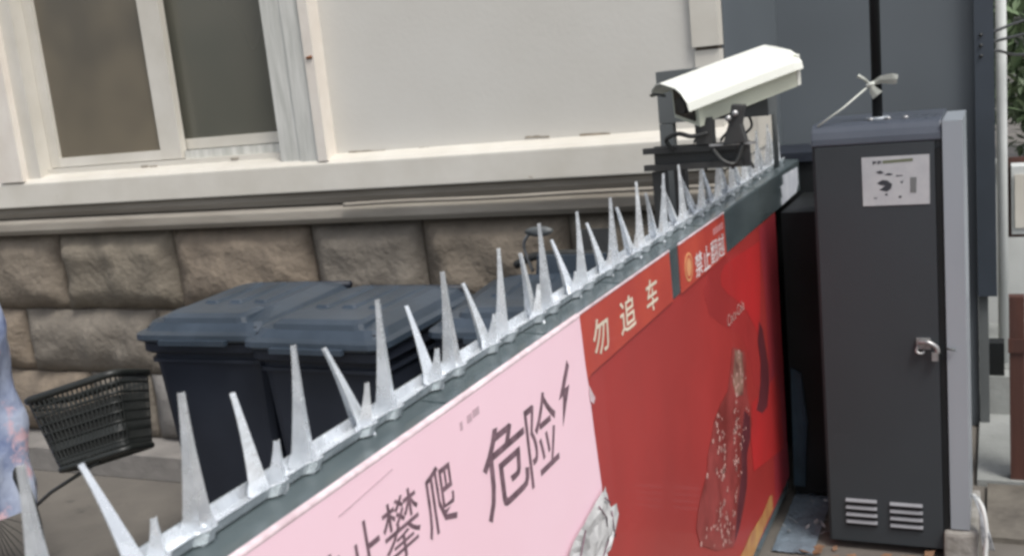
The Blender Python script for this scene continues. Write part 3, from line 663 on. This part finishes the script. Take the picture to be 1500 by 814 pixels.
def make_bin():
    t = thing('wheelie_bin', '-', 'bin', (0, 0, 0))
    hwd = .232
    loft('bin_body', [rrect(-.185, .185, -.20, .20, .04), rrect(-.20, .20, -.235, .225, .3), rrect(-.222, .222, -.265, .25, .80), rrect(-.226, .226, -.270, .255, .868)], BINBODY, t)
    loft('rim', [rrect(-.238, .238, -.285, .265, .868), rrect(-.245, .245, -.292, .27, .876), rrect(-.245, .245, -.292, .27, .902), rrect(-.238, .238, -.286, .266, .908)], BINBODY, t)
    sl = lambda x, y: .915 + .095 * min(1, max(0, (y + .29) / .5)) ** .8
    lid = loft('lid', [rrect(-.255, .255, -.305, .285, 0, .05, lambda x, y: 0.909 +  .012 * max(0, (y + .3) / .59)),
                       rrect(-.262, .262, -.312, .29, 0, .05, lambda x, y: 0.918 +  .012 * max(0, (y + .3) / .59)),
                       rrect(-.260, .260, -.310, .288, .012, .05, lambda x, y: 0.922 +  .012 * max(0, (y + .3) / .59)),
                       rrect(-.240, .240, -.288, .27, .016, .05, lambda x, y: 0.926 +  .012 * max(0, (y + .3) / .59)),
                       rrect(-.225, .225, -.265, .255, .034, .05, lambda x, y: 0.930 +  .012 * max(0, (y + .3) / .59)),
                       rrect(-.17, .17, -.14, .20, .046, .05, lambda x, y: 0.936 +  .012 * max(0, (y + .3) / .59))], BINLID, t, bev=0)
    loft('lid_panel', [rrect(-.18, .18, -.275, -.12, 0, .03, lambda x, y: .932 + .02 * (y + .3)),
                       rrect(-.168, .168, -.262, -.13, 0, .03, lambda x, y: .980 + .03 * (y + .25)),
                       rrect(-.15, .15, -.240, -.15, 0, .02, lambda x, y: .990 + .03 * (y + .25))], BINLID, lid)
    for k in range(3):
        loft('lid_ridge', [rrect(-.13 + k * .10, -.07 + k * .10, -.09, .19, 0, .012, lambda x, y: .983 + .012 * (y + .3)),
                           rrect(-.122 + k * .10, -.078 + k * .10, -.082, .182, .009, .01, lambda x, y: .983 + .012 * (y + .3))], BINLID, lid)
    for z in (.835, .30): loft('body_rib', [rrect(-.232 + (.8 - z) * .03, .232 - (.8 - z) * .03, -.276 + (.8 - z) * .055, .256, z, .04), rrect(-.232 + (.8 - z) * .03, .232 - (.8 - z) * .03, -.276 + (.8 - z) * .055, .256, z + .012, .04)], BINBODY, t)
    box('lid_handle', -.13, .13, -.330, -.312, .905, .921, BINLID, lid, bev=.006)
    box('finger_slot', -.215, -.185, -.272, -.262, .940, .953, BLKBOX, lid, bev=.002)
    box('finger_slot', .185, .215, -.272, -.262, .940, .953, BLKBOX, lid, bev=.002)
    tube('grab_bar', [(-.2, .315, .955), (.2, .315, .955)], .014, BINBODY, t)
    for s in (-1, 1):
        wh = tube('wheel', [(s * .20, .22, .10), (s * .245, .22, .10)], .10, RUBBER, t, seg=20)
        tube('hub', [(s * .246, .22, .10), (s * .25, .22, .10)], .04, BINBODY, wh, seg=12)
    box('axle_foot', -.12, .12, -.19, -.15, 0, .041, BINBODY, t, bev=.006)
    return t
def copy_tree(o, parent=None):
    c = o.copy(); C.objects.link(c)
    if parent: c.parent = parent
    for ch in list(o.children): copy_tree(ch, c)
    return c
b0 = make_bin()
spots = [(-2.318, 2.822, .02, 'leftmost wheelie bin with its grey lid beside the bicycle basket'),
         (-1.838, 2.775, -.03, 'middle wheelie bin with a dented blue grey lid behind the spikes'),
         (-1.30, 2.93, .10, 'rightmost wheelie bin mostly hidden behind the fence spikes')]
for i, (x, y, a, lb) in enumerate(spots):
    o = b0 if i == 0 else copy_tree(b0)
    o.location = (x, y, -.006 if i else 0); o.rotation_euler = (0, 0, a); o['label'] = lb; o['group'] = 'wheelie bins against the stone wall'

# parked scooter behind the bins (mirror, screen, seat show between the spikes)
sc = thing('parked_scooter', 'dark parked scooter with a round mirror behind the rightmost bin', 'scooter', (-1.2, 3.3, 0))
q = under(sc)
q(loft('front_cowl', [rrect(-1.42, -1.14, 3.16, 3.22, .45, .02), rrect(-1.43, -1.13, 3.14, 3.24, .80, .02), rrect(-1.40, -1.16, 3.16, 3.26, 1.04, .02)], BINLID))
q(loft('wind_screen', [rrect(-1.275, -1.14, 3.20, 3.215, 1.02, .006), rrect(-1.265, -1.15, 3.22, 3.235, 1.115, .006)], BLACK))
q(tube('mirror_stem', spline([(-1.43, 3.2, .98), (-1.45, 3.19, 1.07), (-1.42, 3.18, 1.115)]), .006, CHROME))
q(loft('mirror', [[(-1.385 + r * 1.5 * math.cos(a), 3.17 + e, 1.12 + r * .5 * math.sin(a)) for a in [k * math.pi / 6 for k in range(12)]] for r, e in ((.015, .0), (.034, .004), (.032, .018), (.012, .024))], BOXG, smooth=True))
q(tube('handlebar', spline([(-1.50, 3.22, 1.0), (-1.40, 3.20, 1.035), (-1.20, 3.2, 1.035), (-1.08, 3.22, 1.0)]), .014, BLACK))
q(loft('seat', [rrect(-1.35, -1.15, 3.26, 3.38, .70, .03), rrect(-1.36, -1.14, 3.26, 3.39, .78, .03)], BLACK))
for x in (-1.47, -1.36): q(tube('indicator', [(x, 3.13, .93), (x, 3.15, .93)], .02, CHROME, seg=10))
wl = q(tube('wheel', [(-1.31, 3.19, .22), (-1.25, 3.19, .22)], .22, RUBBER, seg=24))

# ================================================================ BICYCLE, BASKET, CLOTH
bk = thing('bicycle', 'parked bicycle with a tilted black plastic basket below the stone wall', 'bicycle', (-3.2, 2.4, 0))
q = under(bk)
BM = Matrix.Translation((-2.585, 2.33, .700)) @ Matrix.Rotation(R(22), 4, 'Z') @ Matrix.Rotation(R(-13), 4, 'Y') @ Matrix.Rotation(R(-17), 4, 'X') @ Matrix.Diagonal((.76, .8, 1.0, 1))
def ring(hx, hy, z, r=.04): return [BM @ Vector(p) for p in rrect(-hx, hx, -hy, hy, z, r, n=4)]
def ringtube(name, hx, hy, z, rad, mt):
    bm = bmesh.new(); P = ring(hx, hy, z); P = P + P[:2]; tube_bm(bm, P, rad, 8, False); return q(fin(name, bm, mt, smooth=True))
def lerpdim(t): return .155 + .045 * t, .115 + .035 * t, -.115 + .23 * t
for t, rad in ((1, .012), (.0, .010)):
    hx, hy, z = lerpdim(t); ringtube('basket_rim', hx, hy, z, rad, BASKET)
bm = bmesh.new()
NR = 8
for k in range(1, NR):
    hx, hy, z = lerpdim(k / NR); P = ring(hx, hy, z); P = P + P[:2]; tube_bm(bm, P, .0038, 5, False)
a_, b_ = ring(*lerpdim(0)), ring(*lerpdim(1))
def along(P, t):
    n = len(P); D = [(P[(i + 1) % n] - P[i]).length for i in range(n)]; T = sum(D) * t; i = 0
    while T > D[i] and i < n - 1: T -= D[i]; i += 1
    return P[i].lerp(P[(i + 1) % n], T / max(D[i], 1e-6))
for k in range(64): tube_bm(bm, [along(a_, k / 64), along(b_, k / 64)], .0030, 5, False)
o = q(fin('basket_mesh', bm, BASKET, smooth=True)); o['kind'] = 'stuff'
bm = bmesh.new(); bm.faces.new([bm.verts.new(p) for p in a_]); q(fin('basket_floor', bm, BASKET))
q(loft('basket_lining', [ring(.147, .107, -.10), ring(.178, .133, .05)], BLACK, cap=False))
for zz, t in ((0, .26), (.0, .06)):
    hx, hy, z = lerpdim(t); P = [Vector(BM.inverted() @ p) for p in ring(hx + .003, hy + .003, z)]
    q(loft('basket_band', [[BM @ p for p in P], [BM @ (p + Vector((0, 0, .02))) for p in P]], BASKET, cap=False))
q(tube('basket_stay', [BM @ Vector((.02, -.10, -.125)), (-2.72, 2.22, .50), (-2.85, 2.24, .42)], .006, BLACK))
def torus(name, c, Rr, r, mt, ax, n=48):
    bm = bmesh.new(); P = [Vector(c) + Vector((Rr * math.cos(2 * math.pi * k / n) * ax[0], Rr * math.cos(2 * math.pi * k / n) * ax[1], Rr * math.sin(2 * math.pi * k / n))) for k in range(n + 1)]
    tube_bm(bm, P, r, 8, False); return fin(name, bm, mt, smooth=True)
ax = Vector((.985, -.17, 0)).normalized()
for cx in (Vector((-3.24, 2.38, .31)), Vector((-3.24, 2.38, .31)) - ax * 1.03):
    wq = q(torus('wheel', cx, .29, .018, RUBBER, ax)); bpy.context.view_layer.update()
    sub(torus('wheel_rim', cx, .27, .008, CHROME, ax), wq)
    bm = bmesh.new()
    for k in range(28):
        a = 2 * math.pi * k / 28; tube_bm(bm, [cx, cx + ax * .265 * math.cos(a) + Vector((0, 0, .265 * math.sin(a)))], .0015, 4, False)
    sub(fin('spokes', bm, BLACK), wq)
    sub(tube('hub', [cx + Vector((-.01, -.04, 0)), cx + Vector((.01, .04, 0))], .02, BLACK), wq)
hd = Vector((-3.2, 2.38, .78)); rw = Vector((-3.24, 2.38, .31)) - ax * 1.03; bbk = Vector((-3.55, 2.44, .29)); st_ = Vector((-3.66, 2.46, .78))
for a, b, r in ((Vector((-3.24, 2.38, .31)), hd, .016), (hd, bbk, .018), (bbk, st_, .016), (st_, hd - Vector((0, 0, .04)), .014), (bbk, rw, .010), (st_, rw, .009), (hd, hd + Vector((-.03, 0, .2)), .013)):
    q(tube('frame_tube', [a, b], r, BLACK))
q(tube('handlebar', spline([(-3.4, 2.16, .93), (-3.28, 2.22, .96), (-3.24, 2.38, .96), (-3.26, 2.54, .96), (-3.38, 2.62, .93)]), .012, CHROME))
q(loft('saddle', [rrect(-3.82, -3.56, 2.40, 2.52, .84, .05), rrect(-3.84, -3.55, 2.38, 2.54, .88, .05), rrect(-3.8, -3.6, 2.41, 2.51, .90, .04)], BLACK, smooth=True))

cl = thing('rain_cover', 'crumpled pale blue and pink cover hanging over the bicycle at the left edge', 'cloth', (-3.0, 2.25, 1.2))
q = under(cl)
bm = bmesh.new(); rings = []
NT, NA = 34, 40
for i in range(NT + 1):
    t = i / NT; z = 1.30 - t * .94
    c = Vector((-3.06 - .05 * t, 2.27 - .02 * t, z)); row = []
    wx = .045 + .07 * min(1, t * 3) + .03 * math.sin(t * 7); wy = .05 + .13 * min(1, t * 2.2)
    if t > .8: wx *= 1 - (t - .8) * 1.4
    for k in range(NA):
        a = 2 * math.pi * k / NA; n_ = 1 + .22 * math.sin(a * 5 + t * 4 + 1) * (.4 + t) + .35 * noise.noise(Vector((math.cos(a) * 1.6, math.sin(a) * 1.6, t * 5)))
        row.append(bm.verts.new(c + Vector((wx * n_ * math.cos(a), wy * n_ * math.sin(a), .02 * noise.noise(Vector((a, t * 6, 2)))))))
    rings.append(row)
for i in range(NT):
    for k in range(NA): bm.faces.new((rings[i][k], rings[i][(k + 1) % NA], rings[i + 1][(k + 1) % NA], rings[i + 1][k]))
bm.faces.new(rings[0][::-1])
q(fin('cover_body', bm, CLOTH, smooth=True))
bm = bmesh.new(); bmesh.ops.create_icosphere(bm, subdivisions=3, radius=1)
for v in bm.verts:
    n_ = 1 + .3 * noise.noise(v.co * 2.2) ; v.co = Vector((-3.0 + v.co.x * .05 * n_, 2.23 + v.co.y * .05 * n_, 1.27 + v.co.z * .09 * n_ + v.co.x * .03))
q(fin('cover_knot', bm, CLOTHW, smooth=True))

# ================================================================ RIGHT BACKGROUND
tag(tube('white_pipe', [(.010, 5.15, 0), (.016, 5.15, 2.3)], .022, FARW, seg=12), 'upright white pipe beside the dark corner post', 'pipe')
mb = thing('meter_box', 'white wall meter box at the right edge below the foliage', 'meter box', (.1, 5.25, .7))
q = under(mb)
q(box('box_case', .050, .22, 5.20, 5.34, .70, 1.005, FARW, bev=.012))
q(box('box_door', .063, .21, 5.19, 5.199, .73, .97, TRIM, bev=.006))
q(box('box_back', .036, .25, 5.345, 5.36, .66, 1.03, BROWN, bev=.003))
fwl = thing('far_wall', 'pale low masonry wall standing far behind the corner post', 'wall', (.3, 5.9, 0))
q = under(fwl)
q(box('wall_face', -.3, 2.5, 5.9, 6.1, .02, .88, FARW, bev=.01))
q(box('wall_coping', -.32, 2.52, 5.88, 6.12, .882, .94, FARG, bev=.01))
for k in range(3):
    tag(box('stone_step', -.10, 2.2, 4.75 + k * .3, 5.045 + k * .3, 0, .06 + k * .055, FARG, bev=.012),
        ('lowest', 'middle', 'highest')[k] + ' grey stone step behind the brown timber post', 'step', 'stone steps at the right')
tp = thing('timber_gatepost', 'red brown timber panel cut off by the right edge', 'timber panel', (.1, 3.98, 0))
q = under(tp)
q(box('panel_board', .026, .075, 3.98, 4.03, .0, .70, BROWN, bev=.004))
q(box('panel_board', .077, .13, 3.98, 4.03, .0, .70, BROWN, bev=.004))
q(box('panel_board', .132, .20, 3.98, 4.03, .0, .70, BROWN, bev=.004))
q(box('panel_rail', .022, .21, 3.972, 3.979, .50, .55, BROWN, bev=.002))
db = tag(box('dark_crate', -.055, .012, 4.70, 4.78, .19, .33, BLKBOX, bev=.006), 'small dark box low between the corner post and brown panel', 'box')
tag(box('box_plinth', -.055, .03, 4.69, 4.80, .0, .188, FARG, bev=.006), 'grey stone plinth under the small dark box', 'plinth')
for k, (z0, z1) in enumerate(((1.60, 1.64), (1.56, 1.585), (1.52, 1.50))):
    tag(tube('overhead_wire', spline([(-.06, 4.54, z0), (.0, 4.7, z0 + .01), (.12, 5.0, z1), (.5, 5.8, z1 + .05)]), .006, BLACK),
        ('topmost', 'middle', 'lowest')[k] + ' black wire leaving the dark corner post towards the trees', 'wire', 'wires at the corner post')
tag(box('paving_slab', -.085, 1.4, 3.96, 4.69, -.01, .022, FARG, bev=.008), 'pale paving slab in front of the steps under the timber panel', 'paving slab')
tag(box('kerb_stone', -.050, 1.2, 3.50, 3.945, -.01, .016, mat('brown_grey_kerb', (.17, .155, .13), .9, col2=(.09, .08, .068), scale=7, bump=.5, bscale=30), bev=.01), 'darker brown grey kerb stone beside the cabinet foot', 'kerb stone')
# hose beside cabinet foot
tag(tube('white_hose', spline([(-.085, 3.42, .19), (-.058, 3.36, .175), (-.047, 3.33, .10), (-.05, 3.31, .03), (-.02, 3.30, .012), (.08, 3.34, .012), (.2, 3.36, .012)]), .0075, HOSE), 'white hose looping down beside the cabinet block', 'hose')
bm = bmesh.new()
for k in range(5): tube_bm(bm, spline([(-.085 + k * .004, 3.40, .195), (-.066 + k * .005, 3.345, .165 - k * .01), (-.062 + k * .006, 3.325, .10), (-.055 + k * .007, 3.32, .055)]), .0028, 5)
tag(fin('cable_bundle', bm, LITTER, smooth=True), 'frayed pale cable bundle hanging over the concrete block', 'cables')

# shrubs behind
def shrub(name, label, cx, cy, cz, rx, ry, rz, n, seed):
    rnd = random.Random(seed)
    t = thing(name, label, 'tree', (cx, cy, 0)); qq = under(t)
    bm = bmesh.new()
    tube_bm(bm, [(cx, cy, 0), (cx + .05, cy, cz * .5), (cx, cy + .1, cz)], .1, 8, True, [.11, .08, .05])
    for k in range(9):
        a = rnd.uniform(0, 6.28); tube_bm(bm, [(cx, cy, cz * rnd.uniform(.4, .9)), (cx + rx * .7 * math.cos(a), cy + ry * .7 * math.sin(a), cz + rz * rnd.uniform(-.2, .7))], .02, 5, True, [.035, .012])
    qq(fin('trunk', bm, BARK, smooth=True))
    bm = bmesh.new(); clumps = []
    for k in range(60):
        a = rnd.uniform(0, 6.28); u = rnd.uniform(-1, 1); r = rnd.uniform(.35, 1) ** .5
        clumps.append((Vector((cx + rx * r * math.cos(a) * math.sqrt(1 - u * u), cy + ry * r * math.sin(a) * math.sqrt(1 - u * u), cz + rz * u * r)), rnd.uniform(.18, .42)))
    for k in range(n):
        c, s = rnd.choice(clumps)
        p = c + Vector((rnd.gauss(0, s * .5), rnd.gauss(0, s * .5), rnd.gauss(0, s * .45)))
        m_ = Matrix.Rotation(rnd.uniform(0, 6.28), 3, 'Z') @ Matrix.Rotation(rnd.uniform(-1.2, 1.2), 3, 'X')
        l = rnd.uniform(.05, .11)
        vs = [bm.verts.new(p + m_ @ Vector(v) * l) for v in ((0, -1, 0), (.42, 0, .08), (0, 1, 0), (-.42, 0, .08))]
        bm.faces.new(vs)
    o = qq(fin('foliage', bm, LEAF, norm=False)); o['kind'] = 'stuff'
shrub('garden_tree', 'leafy green tree above the white meter box at the right edge', .75, 9.4, 1.6, 1.3, .9, 1.4, 9000, 3)
shrub('background_tree', 'darker green tree farther behind at the upper right', 3.0, 13.5, 2.4, 2.6, 1.5, 2.6, 12000, 9)

bm = bmesh.new(); G = []  # film added to give the ground here its bluish reflective look
for i in range(15):
    G.append([bm.verts.new((-.70 + .012 * j + .004 * noise.noise(Vector((i, j, 0))), 3.28 + .035 * i, .004 + .012 * abs(noise.noise(Vector((i * .45, j * .5, 4)))))) for j in range(12)])
for i in range(14):
    for j in range(11): bm.faces.new((G[i][j], G[i][j + 1], G[i + 1][j + 1], G[i + 1][j]))
tag(fin('added_ground_film', bm, mat('blue_grey_ground_sheen', (.20, .25, .30), .3, col2=(.12, .15, .18), scale=10, bump=.5), smooth=True), 'wrinkled film added for the blue grey reflection on the ground at the fence end', 'added film')
# litter near cabinet foot
rnd = random.Random(5)
bm = bmesh.new()
for k in range(30):
    p = Vector((rnd.uniform(-.70, -.50), rnd.uniform(3.40, 3.85), .004 + rnd.random() * .01)); a = rnd.uniform(0, 3.14); l = rnd.uniform(.006, .022)
    d1 = Vector((math.cos(a), math.sin(a), rnd.uniform(-.3, .6))) * l; d2 = Vector((-math.sin(a), math.cos(a), .2)) * l * rnd.uniform(.2, .6)
    bm.faces.new([bm.verts.new(p + v) for v in (d1, d2, -d1 * .8, -d2)])
o = fin('litter', bm, LITTER, norm=False); o['kind'] = 'stuff'; o['label'] = 'scraps of pale litter on the ground between fence end and cabinet'; o['category'] = 'litter'
bm = bmesh.new()
for k in range(16):
    p = Vector((rnd.uniform(-.60, -.2), rnd.uniform(3.22, 3.35), .006 + rnd.random() * .012)); a = rnd.uniform(0, 3.14); l = rnd.uniform(.012, .026)
    d1 = Vector((math.cos(a), math.sin(a), rnd.uniform(0, .6))) * l; d2 = Vector((-math.sin(a), math.cos(a), .3)) * l * .55
    bm.faces.new([bm.verts.new(p + v) for v in (d1, d2, -d1, -d2)])
o = fin('fallen_leaves', bm, DRYLEAF, norm=False); o['kind'] = 'stuff'; o['label'] = 'dry orange leaves along the foot of the charcoal cabinet'; o['category'] = 'leaves'
